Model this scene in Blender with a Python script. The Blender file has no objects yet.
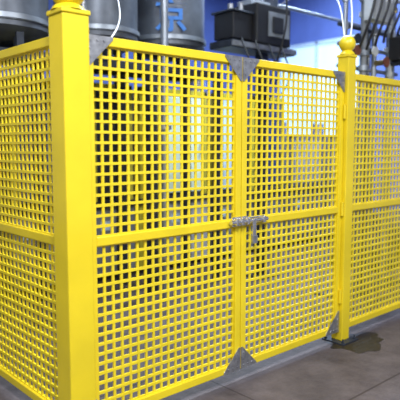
import bpy, bmesh, math, random
from mathutils import Vector, Matrix
random.seed(4)
S=bpy.context.scene
COL=S.collection
# ---------------------------------------------------------------- materials
def mat(name,base,rough=0.5,metal=0.0,var=0.0,scale=8.0,col2=None,bump=0.0,bscale=None,emit=None,es=0,coat=0):
    m=bpy.data.materials.new(name); m.use_nodes=True
    nt=m.node_tree; b=nt.nodes['Principled BSDF']
    b.inputs['Roughness'].default_value=rough; b.inputs['Metallic'].default_value=metal
    b.inputs['Coat Weight'].default_value=coat
    tc=nt.nodes.new('ShaderNodeTexCoord')
    n=nt.nodes.new('ShaderNodeTexNoise'); n.inputs['Scale'].default_value=scale; n.inputs['Detail'].default_value=6
    nt.links.new(tc.outputs['Object'],n.inputs['Vector'])
    r=nt.nodes.new('ShaderNodeValToRGB')
    c2=col2 if col2 else tuple(max(0,c*(1-var)) for c in base)
    r.color_ramp.elements[0].position=0.35; r.color_ramp.elements[1].position=0.65
    r.color_ramp.elements[0].color=(*c2,1); r.color_ramp.elements[1].color=(*base,1)
    nt.links.new(n.outputs['Fac'],r.inputs['Fac']); nt.links.new(r.outputs['Color'],b.inputs['Base Color'])
    if bump:
        n2=nt.nodes.new('ShaderNodeTexNoise'); n2.inputs['Scale'].default_value=bscale or scale*4
        nt.links.new(tc.outputs['Object'],n2.inputs['Vector'])
        bp=nt.nodes.new('ShaderNodeBump'); bp.inputs['Strength'].default_value=bump; bp.inputs['Distance'].default_value=0.01
        nt.links.new(n2.outputs['Fac'],bp.inputs['Height']); nt.links.new(bp.outputs['Normal'],b.inputs['Normal'])
    if emit:
        b.inputs['Emission Color'].default_value=(*emit,1); b.inputs['Emission Strength'].default_value=es
    return m
YEL=mat('yellow_powder_coat',(0.83,0.63,0.016),0.32,0,0.12,3,bump=0.05,bscale=60,coat=0.25)
YELM=mat('yellow_mesh_coat',(0.82,0.64,0.02),0.38,0,0.12,4)
GALV=mat('galvanised_steel',(0.42,0.43,0.46),0.38,0.75,0.35,30,bump=0.1,bscale=80)
CHR=mat('bright_steel',(0.75,0.74,0.76),0.25,0.9,0.1,20)
DST=mat('dark_steel',(0.045,0.055,0.08),0.45,0.4,0.4,10)
TNK=mat('tank_steel',(0.17,0.19,0.23),0.40,0.6,0.45,4,bump=0.1,bscale=10)
TNKL=mat('tank_band_steel',(0.38,0.42,0.48),0.35,0.7,0.3,6)
BLU=mat('machine_blue_paint',(0.04,0.08,0.22),0.45,0.1,0.4,5)
SIGN=mat('sign_blue_ink',(0.04,0.2,0.62),0.5,0,0.1,5)
PALE=mat('pale_green_panel',(0.78,0.92,0.76),0.4,0,0.1,3)
PALB=mat('pale_blue_panel',(0.62,0.78,0.92),0.4,0,0.1,3)
OCH=mat('machine_yellow_paint',(0.60,0.52,0.05),0.5,0,0.2,5)
GRY=mat('grey_machine_paint',(0.24,0.26,0.30),0.5,0.1,0.3,6)
LGR=mat('light_grey_paint',(0.50,0.53,0.58),0.5,0.0,0.25,4)
BLK=mat('black_rubber',(0.012,0.012,0.016),0.5,0,0.3,10)
WHC=mat('white_cable',(0.75,0.78,0.85),0.5,0,0.1,10)
RED=mat('rust_red',(0.22,0.07,0.04),0.6,0.1,0.4,12)
BRS=mat('brass',(0.5,0.4,0.2),0.35,0.9,0.3,12)
WALL=mat('wall_blue_paint',(0.13,0.20,0.56),0.7,0,0.2,1.5,bump=0.1,bscale=20)
CEIL=mat('ceiling_grey',(0.12,0.14,0.18),0.8,0,0.2,2)
GLS=mat('daylight_glass',(0.45,0.65,0.85),0.4,0,0.1,1,emit=(0.50,0.72,1.0),es=1.0)
LAMP=mat('added_lamp_glow',(0.9,0.9,0.9),0.4,0,0,1,emit=(1,0.97,0.9),es=4)  # glowing face of the added, out-of-view lamps
OIL=mat('oil_stain_film',(0.022,0.018,0.018),0.45,0,0.3,6)

# floor: concrete slabs with joints
FL=bpy.data.materials.new('concrete_slabs'); FL.use_nodes=True
nt=FL.node_tree; b=nt.nodes['Principled BSDF']; b.inputs['Roughness'].default_value=0.68
tc=nt.nodes.new('ShaderNodeTexCoord'); mp=nt.nodes.new('ShaderNodeMapping')
mp.inputs['Location'].default_value=(0.35,0.62,0)
nt.links.new(tc.outputs['Object'],mp.inputs['Vector'])
br=nt.nodes.new('ShaderNodeTexBrick'); br.offset=0.5
br.inputs['Scale'].default_value=1.0; br.inputs['Mortar Size'].default_value=0.007
br.inputs['Brick Width'].default_value=2.6; br.inputs['Row Height'].default_value=1.0
br.inputs['Color1'].default_value=(1,1,1,1); br.inputs['Color2'].default_value=(0.94,0.94,0.95,1); br.inputs['Mortar'].default_value=(0.5,0.47,0.47,1)
nt.links.new(mp.outputs['Vector'],br.inputs['Vector'])
n=nt.nodes.new('ShaderNodeTexNoise'); n.inputs['Scale'].default_value=2.6; n.inputs['Detail'].default_value=12; n.inputs['Roughness'].default_value=0.75
nt.links.new(tc.outputs['Object'],n.inputs['Vector'])
r=nt.nodes.new('ShaderNodeValToRGB'); r.color_ramp.elements[0].position=0.35; r.color_ramp.elements[1].position=0.68
r.color_ramp.elements[0].color=(0.052,0.042,0.046,1); r.color_ramp.elements[1].color=(0.135,0.113,0.118,1)
nt.links.new(n.outputs['Fac'],r.inputs['Fac'])
mx=nt.nodes.new('ShaderNodeMixRGB'); mx.blend_type='MULTIPLY'; mx.inputs[0].default_value=1
nt.links.new(r.outputs['Color'],mx.inputs[1]); nt.links.new(br.outputs['Color'],mx.inputs[2])
nt.links.new(mx.outputs['Color'],b.inputs['Base Color'])
n2=nt.nodes.new('ShaderNodeTexNoise'); n2.inputs['Scale'].default_value=30
nt.links.new(tc.outputs['Object'],n2.inputs['Vector'])
bp=nt.nodes.new('ShaderNodeBump'); bp.inputs['Strength'].default_value=0.3; bp.inputs['Distance'].default_value=0.01
nt.links.new(n2.outputs['Fac'],bp.inputs['Height']); nt.links.new(bp.outputs['Normal'],b.inputs['Normal'])

# ---------------------------------------------------------------- helpers
def empty(name,loc=(0,0,0)):
    e=bpy.data.objects.new(name,None); e.location=loc; COL.objects.link(e); e.empty_display_size=0.1; return e
def finish(bm,name,m,parent=None,smooth=False,bevel=0):
    bmesh.ops.recalc_face_normals(bm,faces=bm.faces)
    me=bpy.data.meshes.new(name); bm.to_mesh(me); bm.free()
    o=bpy.data.objects.new(name,me); COL.objects.link(o); me.materials.append(m)
    if smooth:
        for p in me.polygons: p.use_smooth=True
        me.set_sharp_from_angle(angle=math.radians(40))
    if bevel:
        md=o.modifiers.new('bevel','BEVEL'); md.width=bevel; md.segments=2; md.limit_method='ANGLE'
    if parent: o.parent=parent; o.location=-Vector(parent.location)
    return o
def addbox(bm,x0,x1,y0,y1,z0,z1):
    M=Matrix.Translation(((x0+x1)/2,(y0+y1)/2,(z0+z1)/2))@Matrix.Diagonal((x1-x0,y1-y0,z1-z0,1))
    bmesh.ops.create_cube(bm,size=1,matrix=M)
def box(name,x0,x1,y0,y1,z0,z1,m,parent=None,bevel=0.0):
    bm=bmesh.new(); addbox(bm,x0,x1,y0,y1,z0,z1); return finish(bm,name,m,parent,False,bevel)
def addcyl(bm,p,q,r,r2=None,seg=24):
    p=Vector(p);q=Vector(q);d=q-p
    M=Matrix.Translation((p+q)/2)@d.to_track_quat('Z','Y').to_matrix().to_4x4()
    bmesh.ops.create_cone(bm,cap_ends=True,segments=seg,radius1=r,radius2=r if r2 is None else r2,depth=d.length,matrix=M)
def cyl(name,p,q,r,m,parent=None,r2=None,seg=24,bevel=0):
    bm=bmesh.new(); addcyl(bm,p,q,r,r2,seg); return finish(bm,name,m,parent,True,bevel)
def lathe(name,c,prof,m,parent=None,seg=40):
    bm=bmesh.new(); rings=[]
    for r,z in prof:
        rings.append([bm.verts.new((c[0]+max(r,1e-4)*math.cos(2*math.pi*i/seg),c[1]+max(r,1e-4)*math.sin(2*math.pi*i/seg),c[2]+z)) for i in range(seg)])
    for a,b_ in zip(rings,rings[1:]):
        for i in range(seg): bm.faces.new((a[i],a[(i+1)%seg],b_[(i+1)%seg],b_[i]))
    bm.faces.new(rings[0]); bm.faces.new(rings[-1])
    return finish(bm,name,m,parent,True)
def tube(name,pts,r,m,parent=None,cyclic=False):
    cu=bpy.data.curves.new(name,'CURVE'); cu.dimensions='3D'; cu.bevel_depth=r; cu.bevel_resolution=3; cu.resolution_u=10; cu.use_fill_caps=True
    sp=cu.splines.new('NURBS'); sp.points.add(len(pts)-1)
    for i,p in enumerate(pts): sp.points[i].co=(*p,1)
    sp.use_endpoint_u=True; sp.order_u=min(4,len(pts))
    o=bpy.data.objects.new(name,cu); COL.objects.link(o); cu.materials.append(m)
    if parent: o.parent=parent; o.location=-Vector(parent.location)
    return o

# ---------------------------------------------------------------- room shell
box('floor',-5,8.5,-6,7,-0.1,0,FL)
box('wall_back',-5,8.5,7,7.15,0,5.5,WALL)
# right wall with window opening
WX=8.5
wr=bmesh.new()
wy0,wy1,wz0,wz1=3.9,5.95,1.35,3.6
addbox(wr,WX,WX+.15,-6,wy0,0,5.5); addbox(wr,WX,WX+.15,wy1,7.15,0,5.5)
addbox(wr,WX,WX+.15,wy0,wy1,0,wz0); addbox(wr,WX,WX+.15,wy0,wy1,wz1,5.5)
finish(wr,'wall_right',WALL)
box('ceiling',-5,8.65,-6,7.15,5.5,5.6,CEIL)
w=empty('window_1',(WX,(wy0+wy1)/2,wz0))
box('glass',WX+.06,WX+.08,wy0,wy1,wz0,wz1,GLS,w)
fb=bmesh.new()
for z in (wz0,wz1-.06): addbox(fb,WX+.0,WX+.12,wy0,wy1,z,z+.06)
for y in (wy0,wy1-.06,(wy0+wy1)/2): addbox(fb,WX+.0,WX+.12,y,y+.05,wz0,wz1)
finish(fb,'window_frame',PALB,w)

# ---------------------------------------------------------------- fence parts
PITCH=0.05; BW=0.0135; BT=0.009
def meshgrid(bm,a0,a1,z0,z1,axis='x',off=0.0):
    n=round((a1-a0)/PITCH); p=(a1-a0)/n
    for i in range(n+1):
        a=a0+i*p
        if axis=='x': addbox(bm,a-BW/2,a+BW/2,off-BT/2,off+BT/2,z0,z1)
        else: addbox(bm,off-BT/2,off+BT/2,a-BW/2,a+BW/2,z0,z1)
    n=round((z1-z0)/PITCH); p=(z1-z0)/n
    for i in range(n+1):
        z=z0+i*p
        if axis=='x': addbox(bm,a0,a1,off-BT/2-.0015,off+BT/2+.0015,z-BW/2,z+BW/2)
        else: addbox(bm,off-BT/2-.0015,off+BT/2+.0015,a0,a1,z-BW/2,z+BW/2)
T=0.045; D=0.04
X0=-0.05
ZB,ZM,ZT=0.08,0.995,1.98
def leaf(parent,a0,a1,axis='x',pre=''):
    def fb(n,u0,u1,z0,z1):
        if axis=='x': box(pre+n,u0,u1,-D/2,D/2,z0,z1,YEL,parent,0.004)
        else: box(pre+n,X0-D/2,X0+D/2,u0,u1,z0,z1,YEL,parent,0.004)
    off=0 if axis=='x' else X0
    fb('stile_a',a0,a0+T,ZB,ZT); fb('stile_b',a1-T,a1,ZB,ZT)
    fb('rail_top',a0+T,a1-T,ZT-T,ZT); fb('rail_bottom',a0+T,a1-T,ZB,ZB+T); fb('rail_mid',a0+T,a1-T,ZM-T/2,ZM+T/2)
    bm=bmesh.new()
    meshgrid(bm,a0+T,a1-T,ZB+T,ZM-T/2,axis,off); meshgrid(bm,a0+T,a1-T,ZM+T/2,ZT-T,axis,off)
    finish(bm,pre+'wire_mesh',YELM,parent)
def gusset(name,parent,x,z,sx,sz,L=0.14):
    bm=bmesh.new(); y0=-D/2-.005; y1=-D/2-.0005
    pts=[(x,z),(x+sx*L,z),(x+sx*L,z+sz*.012),(x+sx*.012,z+sz*L),(x,z+sz*L)]
    f=[bm.verts.new((a,y0,c)) for a,c in pts]; g=[bm.verts.new((a,y1,c)) for a,c in pts]
    bm.faces.new(f); bm.faces.new(g[::-1])
    for i in range(5): bm.faces.new((f[i],f[(i+1)%5],g[(i+1)%5],g[i]))
    for u,v in ((.022,.022),(.022,.10),(.10,.022),(.022,.062),(.062,.022)):
        addcyl(bm,(x+sx*u,y0-.004,z+sz*v),(x+sx*u,y0+.001,z+sz*v),.006,seg=10)
    finish(bm,name,GALV,parent)

def post(name,x,y,s,zt):
    e=empty(name,(x,y,0)); h=s/2
    box('shaft',x-h,x+h,y-h,y+h,0.012,zt,YEL,e,0.006)
    box('collar',x-h-.006,x+h+.006,y-h-.006,y+h+.006,zt-.0,zt+.022,YEL,e,0.005)
    R=s*.62
    prof=[(R*.95,0),(R*.8,.018),(R*.55,.03)]
    cz=.03+R*.78
    for i in range(0,15):
        a=-math.pi/2*0.62+ (math.pi/2*1.62)*i/14
        prof.append((R*math.cos(a),cz+R*math.sin(a)))
    lathe('ball_finial',(x,y,zt+.022),prof,YEL,e)
    box('base_plate',x-h-.05,x+h+.05,y-h-.05,y+h+.05,0,.012,DST,e,0.003)
    bm=bmesh.new()
    for a in(-1,1):
        for b_ in(-1,1):
            px,py=x+a*(h+.028),y+b_*(h+.028)
            addcyl(bm,(px,py,.012),(px,py,.022),.013,seg=6); addcyl(bm,(px,py,.022),(px,py,.04),.006,seg=10)
    finish(bm,'anchor_bolts',DST,e)
    return e
P1=0.135; P2=0.095
post('fence_post',X0,0,P1,2.05)
G0=X0+P1/2+.004; G1=2.13; PX=G1+.004+P2/2
post('fence_post',PX,0,P2,2.085)
gate=empty('safety_gate',((G0+G1)/2,0,0))
mid=(G0+G1)/2
leaf(gate,G0,mid-.003,'x','left_'); leaf(gate,mid+.003,G1,'x','right_')
gusset('gusset_1',gate,G0+.002,ZT-.001,1,-1,.15); gusset('gusset_2',gate,mid-.004,ZT-.001,-1,-1); gusset('gusset_3',gate,mid+.004,ZT-.001,1,-1)
gusset('gusset_4',gate,G1-.002,ZT-.001,-1,-1); gusset('gusset_5',gate,G0+.002,ZB+.001,1,1); gusset('gusset_6',gate,mid-.004,ZB+.001,-1,1)
gusset('gusset_7',gate,mid+.004,ZB+.001,1,1); gusset('gusset_8',gate,G1-.002,ZB+.001,-1,1,.16)
for i,z in enumerate((.35,1.0,1.7)):
    cyl('hinge_%d'%(i+1),(G1-.008,-D/2-.010,z-.05),(G1-.008,-D/2-.010,z+.05),.010,YEL,gate,seg=12)
# slide bolt latch
y=-D/2-.001
lt=empty('slide_bolt_latch',(mid,y,ZM))
zl=ZM+.012
box('back_plate',mid-.08,mid-.004,y-.004,y,zl-.028,zl+.028,CHR,lt,.001)
box('keeper_plate',mid+.004,mid+.055,y-.004,y,zl-.028,zl+.028,CHR,lt,.001)
cyl('bolt_rod',(mid-.11,y-.02,zl),(mid+.21,y-.02,zl),.014,CHR,lt,seg=16)
for i,xx in enumerate((mid-.065,mid-.02,mid+.03)):
    box('guide_%d'%(i+1),xx-.009,xx+.009,y-.037,y-.003,zl-.02,zl+.02,CHR,lt,.003)
box('mount_strap',mid+.055,mid+.20,y-.006,y,zl-.02,zl+.02,CHR,lt,.001)
box('guide_4',mid+.165,mid+.183,y-.037,y-.003,zl-.02,zl+.02,CHR,lt,.003)
box('handle',mid+.06,mid+.09,y-.042,y-.033,zl-.12,zl+.014,CHR,lt,.002)
cyl('handle_pin',(mid+.075,y-.018,zl-.0),(mid+.075,y-.043,zl-.0),.009,CHR,lt,seg=12)
box('hasp_end',mid+.053,mid+.097,y-.048,y-.03,zl-.14,zl-.09,GALV,lt,.003)

pl=empty('fence_panel',(X0,.8,0)); leaf(pl,P1/2+.003,1.62,'y')
post('fence_post',X0,1.62+.003+P2/2,P2,2.09)
pr=empty('fence_panel',(PX+1,0,0)); leaf(pr,PX+P2/2+.003,PX+P2/2+2.1,'x')
post('fence_post',PX+P2+2.1+.003,0,P2,2.09)

# oil stain: thin irregular film on the concrete by the gate post
bm=bmesh.new(); k=48
vs=[]
for i in range(k):
    a=2*math.pi*i/k; rr=1+.14*math.sin(3*a+1)+.08*math.sin(7*a)+.06*math.sin(11*a+2)
    vs.append(bm.verts.new((PX+.05+.24*rr*math.cos(a),-.12+.17*rr*math.sin(a),.0025)))
bm.faces.new(vs)
finish(bm,'oil_stain',OIL)

# ---------------------------------------------------------------- tanks on stand
def tank(x,y,R,zb,zt,text=None,sz=.4,ang=-2.3,tz=3.0):
    e=empty('storage_tank',(x,y,0))
    prof=[(R*.25,-.10),(R*.7,-.07),(R*.97,0),(R,.01),(R,.05),(R*1.03,.05),(R*1.03,.10),(R,.10),(R,.75),(R*1.02,.75),(R*1.02,.79),(R,.79),(R,zt-zb-.15),(R*.7,zt-zb-.05),(0,zt-zb)]
    lathe('vessel',(x,y,zb),prof,TNK,e,56)
    lathe('girth_band',(x,y,zb+.055),[(R*1.032,0),(R*1.05,.003),(R*1.05,.04),(R*1.032,.043)],TNKL,e,56)
    for i in range(3):
        a=ang+.5+i*2.094
        px,py=x+R*.8*math.cos(a),y+R*.8*math.sin(a)
        box('lug_%d'%(i+1),px-.03,px+.03,py-.03,py+.03,2.222,zb+.03,DST,e)
    cyl('top_nozzle',(x,y,zt-.05),(x,y,zt+.15),.08,GALV,e)
    if text:
        c=bpy.data.curves.new('lettering','FONT'); c.body=text; c.size=sz; c.extrude=.004; c.align_x='CENTER'; c.offset=.006
        c.materials.append(SIGN)
        t=bpy.data.objects.new('lettering',c); COL.objects.link(t); t.parent=e
        n=Vector((math.cos(ang),math.sin(ang),0))
        t.location=n*(R+.012)+Vector((0,0,tz)); t.rotation_euler=(math.pi/2,0,ang+math.pi/2)
    return e
tank(.55,2.25,.42,2.36,4.2,'京',.26,-1.95,2.60)
tank(1.50,2.25,.38,2.40,4.2)
tank(2.34,2.25,.38,2.42,4.2,'京',.32,-2.15,2.57)
ts=empty('tank_stand',(1.4,2.25,0))
bm=bmesh.new()
for yy in (2.03,2.47):
    addbox(bm,.1,2.85,yy-.035,yy+.035,2.15,2.22)
for xx in (.14,1.03,1.93,2.81):
    addbox(bm,xx-.04,xx+.04,1.95,2.03,0,2.15); addbox(bm,xx-.04,xx+.04,2.47,2.55,0,2.15)
    addbox(bm,xx-.03,xx+.03,2.03,2.47,2.16,2.21)
finish(bm,'frame',DST,ts)
# deck plate that the lugs sit on
box('deck',.1,2.85,2.07,2.43,2.212,2.222,DST,ts)
# riser pipe
rp=empty('riser_pipe',(1.88,1.72,0))
cyl('pipe',(1.88,1.72,0),(1.88,1.72,5.5),.035,TNKL,rp)
for i,z in enumerate((.4,1.6,2.3,2.9)): cyl('flange_%d'%i,(1.88,1.72,z),(1.88,1.72,z+.04),.06,GALV,rp)
rp=empty('riser_pipe',(1.05,1.72,0))
cyl('pipe',(1.05,1.72,0),(1.05,1.72,5.5),.025,GALV,rp)
for i,z in enumerate((.5,1.7,2.5)): cyl('flange_%d'%i,(1.05,1.72,z),(1.05,1.72,z+.04),.05,GALV,rp)

# ---------------------------------------------------------------- moulding machines
def machine(x0,y0,w_,pm,bm_=None,hm=None,H=2.1):
    e=empty('moulding_machine',(x0+w_/2,y0,0))
    d=.9
    box('base_cabinet',x0,x0+w_,y0,y0+d,0.06,.80,bm_ or GRY,e,.01)
    box('plinth',x0+.03,x0+w_-.03,y0+.04,y0+d-.04,0,.06,BLK,e)
    box('work_table',x0-.02,x0+w_+.02,y0-.06,y0+d,.80,.86,DST,e,.005)
    box('rear_housing',x0,x0+w_,y0+.35,y0+d,.86,H,hm or BLU,e,.01)
    bm=bmesh.new()
    for xx in (x0+.02,x0+w_-.07): addbox(bm,xx,xx+.05,y0,y0+.06,.86,H)
    addbox(bm,x0+.02,x0+w_-.02,y0,y0+.06,H-.06,H)
    finish(bm,'guard_frame',OCH if H>2 else GRY,e,False,.004)
    box('door_panel',x0+.08,x0+w_-.08,y0+.01,y0+.03,.90,H-.08,pm,e,.004)
    box('door_handle',x0+w_-.14,x0+w_-.115,y0-.03,y0+.01,1.35,1.5,CHR,e,.004)
    box('cabinet_door',x0+.05,x0+w_-.05,y0-.012,y0,.14,.74,bm_ or GRY,e,.004)
    box('cabinet_label',x0+.1,x0+.22,y0-.018,y0-.012,.55,.65,PALB,e)
    cyl('ram',(x0+w_/2,y0+.55,H),(x0+w_/2,y0+.55,H+.2),.1,CHR,e)
    return e
Y0=2.75
machine(.0,Y0,.75,DST,DST); machine(.85,Y0,.75,BLU,GRY,DST); machine(1.72,Y0,.55,DST,GRY,DST); machine(2.33,Y0,.30,OCH,OCH,DST)
machine(2.68,Y0,.70,PALE,LGR); machine(3.45,Y0,.5,PALB,GRY)
machine(4.15,Y0,.7,BLU,GRY,BLU); machine(5.0,Y0,.8,LGR,GRY,GRY,1.6); machine(5.95,Y0,.8,LGR,GRY,GRY,1.6)

# control unit on a column
cu=empty('hydraulic_power_unit',(3.3,1.8,0))
box('column',3.24,3.34,1.76,1.86,0,2.43,DST,cu,.004)
box('column_foot',3.14,3.44,1.66,1.96,0,.02,DST,cu,.004)
box('housing',2.98,3.52,1.6,2.0,2.50,2.90,BLK,cu,.015)
box('front_plate',3.15,3.48,1.585,1.6,2.58,2.83,GRY,cu,.004)
box('front_cover',3.2,3.36,1.565,1.585,2.62,2.78,BLK,cu,.004)
box('terminal_box',2.70,2.98,1.66,1.94,2.52,2.78,BLK,cu,.012)
box('terminal_lid',2.68,3.0,1.64,1.96,2.78,2.80,DST,cu,.004)
cyl('accumulator',(3.42,1.8,2.90),(3.42,1.8,3.3),.08,DST,cu)
cyl('gland_1',(2.8,1.8,2.8),(2.8,1.8,2.88),.03,GALV,cu); cyl('gland_2',(2.9,1.75,2.8),(2.9,1.75,2.9),.025,GALV,cu)
box('top_bracket',3.0,3.3,1.7,1.9,2.90,2.95,GRY,cu,.004)
box('rack_beam',2.66,3.65,1.64,1.96,2.43,2.50,DST,cu,.004)
box('rack_edge',2.66,3.65,1.62,1.64,2.44,2.49,GALV,cu)
for i in range(4):
    x=2.78+i*.2
    tube('lead_%d'%i,[(x,1.62,2.52),(x-.03,1.5,2.3),(x+.1,1.5,2.2),(x+.12,1.7,2.0),(3.29,1.74,1.8)],.009,BLK,cu)

# overhead pipe run
op=empty('overhead_pipe',(3,2.0,3.2))
tube('run',[(-1,1.45,3.45),(2.5,1.45,3.42),(3.6,1.45,3.42),(8.4,1.45,3.5)],.03,TNKL,op)
tube('run_lower',[(-1,1.35,3.25),(2.5,1.35,3.22),(5,1.35,3.22),(8.4,1.35,3.25)],.022,GALV,op)
tube('run_low',[(2.7,1.9,3.02),(4,1.9,3.02),(5,1.9,3.02),(8.4,1.9,3.05)],.02,TNKL,op)
for i,x in enumerate((0.5,3.9,6.9)): cyl('hanger_%d'%i,(x,1.4,3.3),(x,1.4,5.5),.012,GALV,op,seg=10)

# pipe manifold on the right
pm=empty('pipe_manifold',(3.7,.75,0))
xs=[3.2,3.3,3.38,3.48,3.56,3.66,3.75,3.84,3.94,4.04,4.15]
for i,x in enumerate(xs):
    yy=.66+.2*random.random(); r_=random.uniform(.015,.032); m_=(TNKL,GALV,LGR,GRY,TNKL,DST)[i%6]
    h_=5.5 if i%3==0 else random.uniform(2.7,3.6)
    cyl('riser_%d'%i,(x,yy,0.02),(x,yy,h_),r_,m_,pm)
    for j in range(4):
        z=2.05+.36*j+random.uniform(-.1,.15)
        if z+.06<h_: cyl('union_%d_%d'%(i,j),(x,yy,z),(x,yy,z+.05),r_*1.7,random.choice((GALV,BRS,TNKL,LGR)),pm,seg=12)
    if i%2==0:
        z=2.2+random.uniform(0,.55)
        cyl('valve_body_%d'%i,(x,yy-.02,z),(x,yy-.12,z),.028,BRS if i%4 else DST,pm)
        cyl('valve_wheel_%d'%i,(x,yy-.13,z),(x,yy-.145,z),.05,(RED,LGR,DST)[i%3],pm,seg=20)
box('foot_plate',3.1,4.25,.55,.95,0,.02,DST,pm)
for i,z in enumerate((2.2,2.4,2.58,2.95,3.3)): cyl('header_%d'%i,(3.18,.76,z),(4.25,.76,z),.02,(GALV,TNKL,DST,LGR,GALV)[i],pm)
box('valve_block',3.4,3.75,.54,.64,2.62,2.82,LGR,pm,.006)
for i in range(4): cyl('solenoid_%d'%i,(3.45+.085*i,.59,2.82),(3.45+.085*i,.59,2.92),.025,(DST,GALV)[i%2],pm)
box('junction_box',3.86,4.16,.5,.64,2.3,2.52,BLK,pm,.006)
for i in range(6):
    x=3.25+i*.15
    tube('hose_%d'%i,[(x,.6,2.3+.05*i),(x-.10,.42+.04*i,2.55),(x+.10,.4,2.9),(x-.07,.55,3.2),(x,.7,3.5)],.013,BLK,pm)
# lower equipment behind right panel
pump=empty('pump_set',(4.9,1.2,0))
box('bed',4.4,5.8,.95,1.65,0,.12,DST,pump,.01)
cyl('motor',(4.5,1.25,.45),(5.1,1.25,.45),.26,BLU,pump); cyl('pump_body',(5.2,1.25,.45),(5.5,1.25,.45),.2,GRY,pump)
cyl('shaft',(5.1,1.25,.45),(5.2,1.25,.45),.05,CHR,pump)
box('saddle',4.6,5.0,1.1,1.4,.12,.25,GRY,pump); box('saddle_2',5.25,5.45,1.1,1.4,.12,.3,GRY,pump)
box('starter_panel',4.5,5.1,1.55,1.63,.12,1.9,GRY,pump,.01)

# hanging cables
tube('hanging_cable',[(3.35,1.7,3.0),(3.3,1.4,3.55),(3.0,.7,3.3),(2.6,.2,2.55),(2.3,.05,2.2),(PX+.02,P2/2+.008,2.05)],.006,WHC)
tube('hanging_cable',[(3.3,1.6,2.9),(3.2,1.1,3.0),(2.9,.7,2.9),(2.7,.4,2.6),(PX+.1,.1,2.3),(PX+.07,.04,1.99)],.005,WHC)
tube('hanging_cable',[(1.1,1.4,4.6),(1.0,1.3,3.0),(.95,1.1,2.5),(.6,.5,2.2),(.2,.03,1.99)],.005,WHC)
tube('hanging_cable',[(2.9,1.6,3.8),(2.95,1.3,3.2),(3.0,1.1,2.7),(2.9,1.3,2.2),(3.1,1.6,1.9)],.010,BLK)

# ---------------------------------------------------------------- lights
def added_lamp(x,y,z,L,en,colr=(1,.97,.9),ax='x',size=.3):  # unseen lamp fixture, added to light the fence and machines
    e=empty('added_ceiling_lamp',(x,y,z))
    if ax=='x': box('housing',x-L/2,x+L/2,y-size/2,y+size/2,z,z+.06,GRY,e); box('diffuser',x-L/2+.02,x+L/2-.02,y-size/2+.02,y+size/2-.02,z-.012,z,LAMP,e)
    else: box('housing',x-size/2,x+size/2,y-L/2,y+L/2,z,z+.06,GRY,e); box('diffuser',x-size/2+.02,x+size/2-.02,y-L/2+.02,y+L/2-.02,z-.012,z,LAMP,e)
    cyl('rod',(x,y,z+.06),(x,y,5.5),.01,GRY,e,seg=8)
    l=bpy.data.lights.new('lamp_light','AREA'); l.shape='RECTANGLE'; l.size=L if ax=='x' else size; l.size_y=size if ax=='x' else L; l.energy=en; l.color=colr
    o=bpy.data.objects.new('lamp_light',l); COL.objects.link(o); o.parent=e; o.location=(0,0,-.03)
    return e
added_lamp(-1.2,-2.6,4.3,1.6,320,(.97,.98,1),ax='y',size=.5)
added_lamp(1.8,-3.0,4.3,1.6,170,(.97,.98,1),size=.5)
added_lamp(-2.2,.5,4.3,1.6,50,(.97,.98,1),ax='y',size=.4)
added_lamp(1.6,1.0,4.9,1.6,90,(.7,.85,1),size=.3)
added_lamp(4.0,1.2,4.9,1.6,320,(.75,.88,1),size=.3)
added_lamp(6.5,3.5,4.8,1.6,260,(.6,.75,1),size=.3)
W=bpy.data.worlds.new('hall_ambient'); S.world=W; W.use_nodes=True
bg=W.node_tree.nodes['Background']; bg.inputs[0].default_value=(.75,.82,1,1); bg.inputs[1].default_value=.5

# ---------------------------------------------------------------- camera
cd=bpy.data.cameras.new('camera'); cam=bpy.data.objects.new('camera',cd); COL.objects.link(cam)
cd.lens=50.85; cd.sensor_width=36; cd.clip_start=.05
cd.dof.use_dof=True; cd.dof.focus_distance=3.3; cd.dof.aperture_fstop=1.8
cam.location=(-1.378,-2.364,1.47)
cam.rotation_euler=(math.radians(90-5.66),0,math.radians(-42.1))
S.camera=cam
S.view_settings.view_transform='Standard'
S.view_settings.look='None'
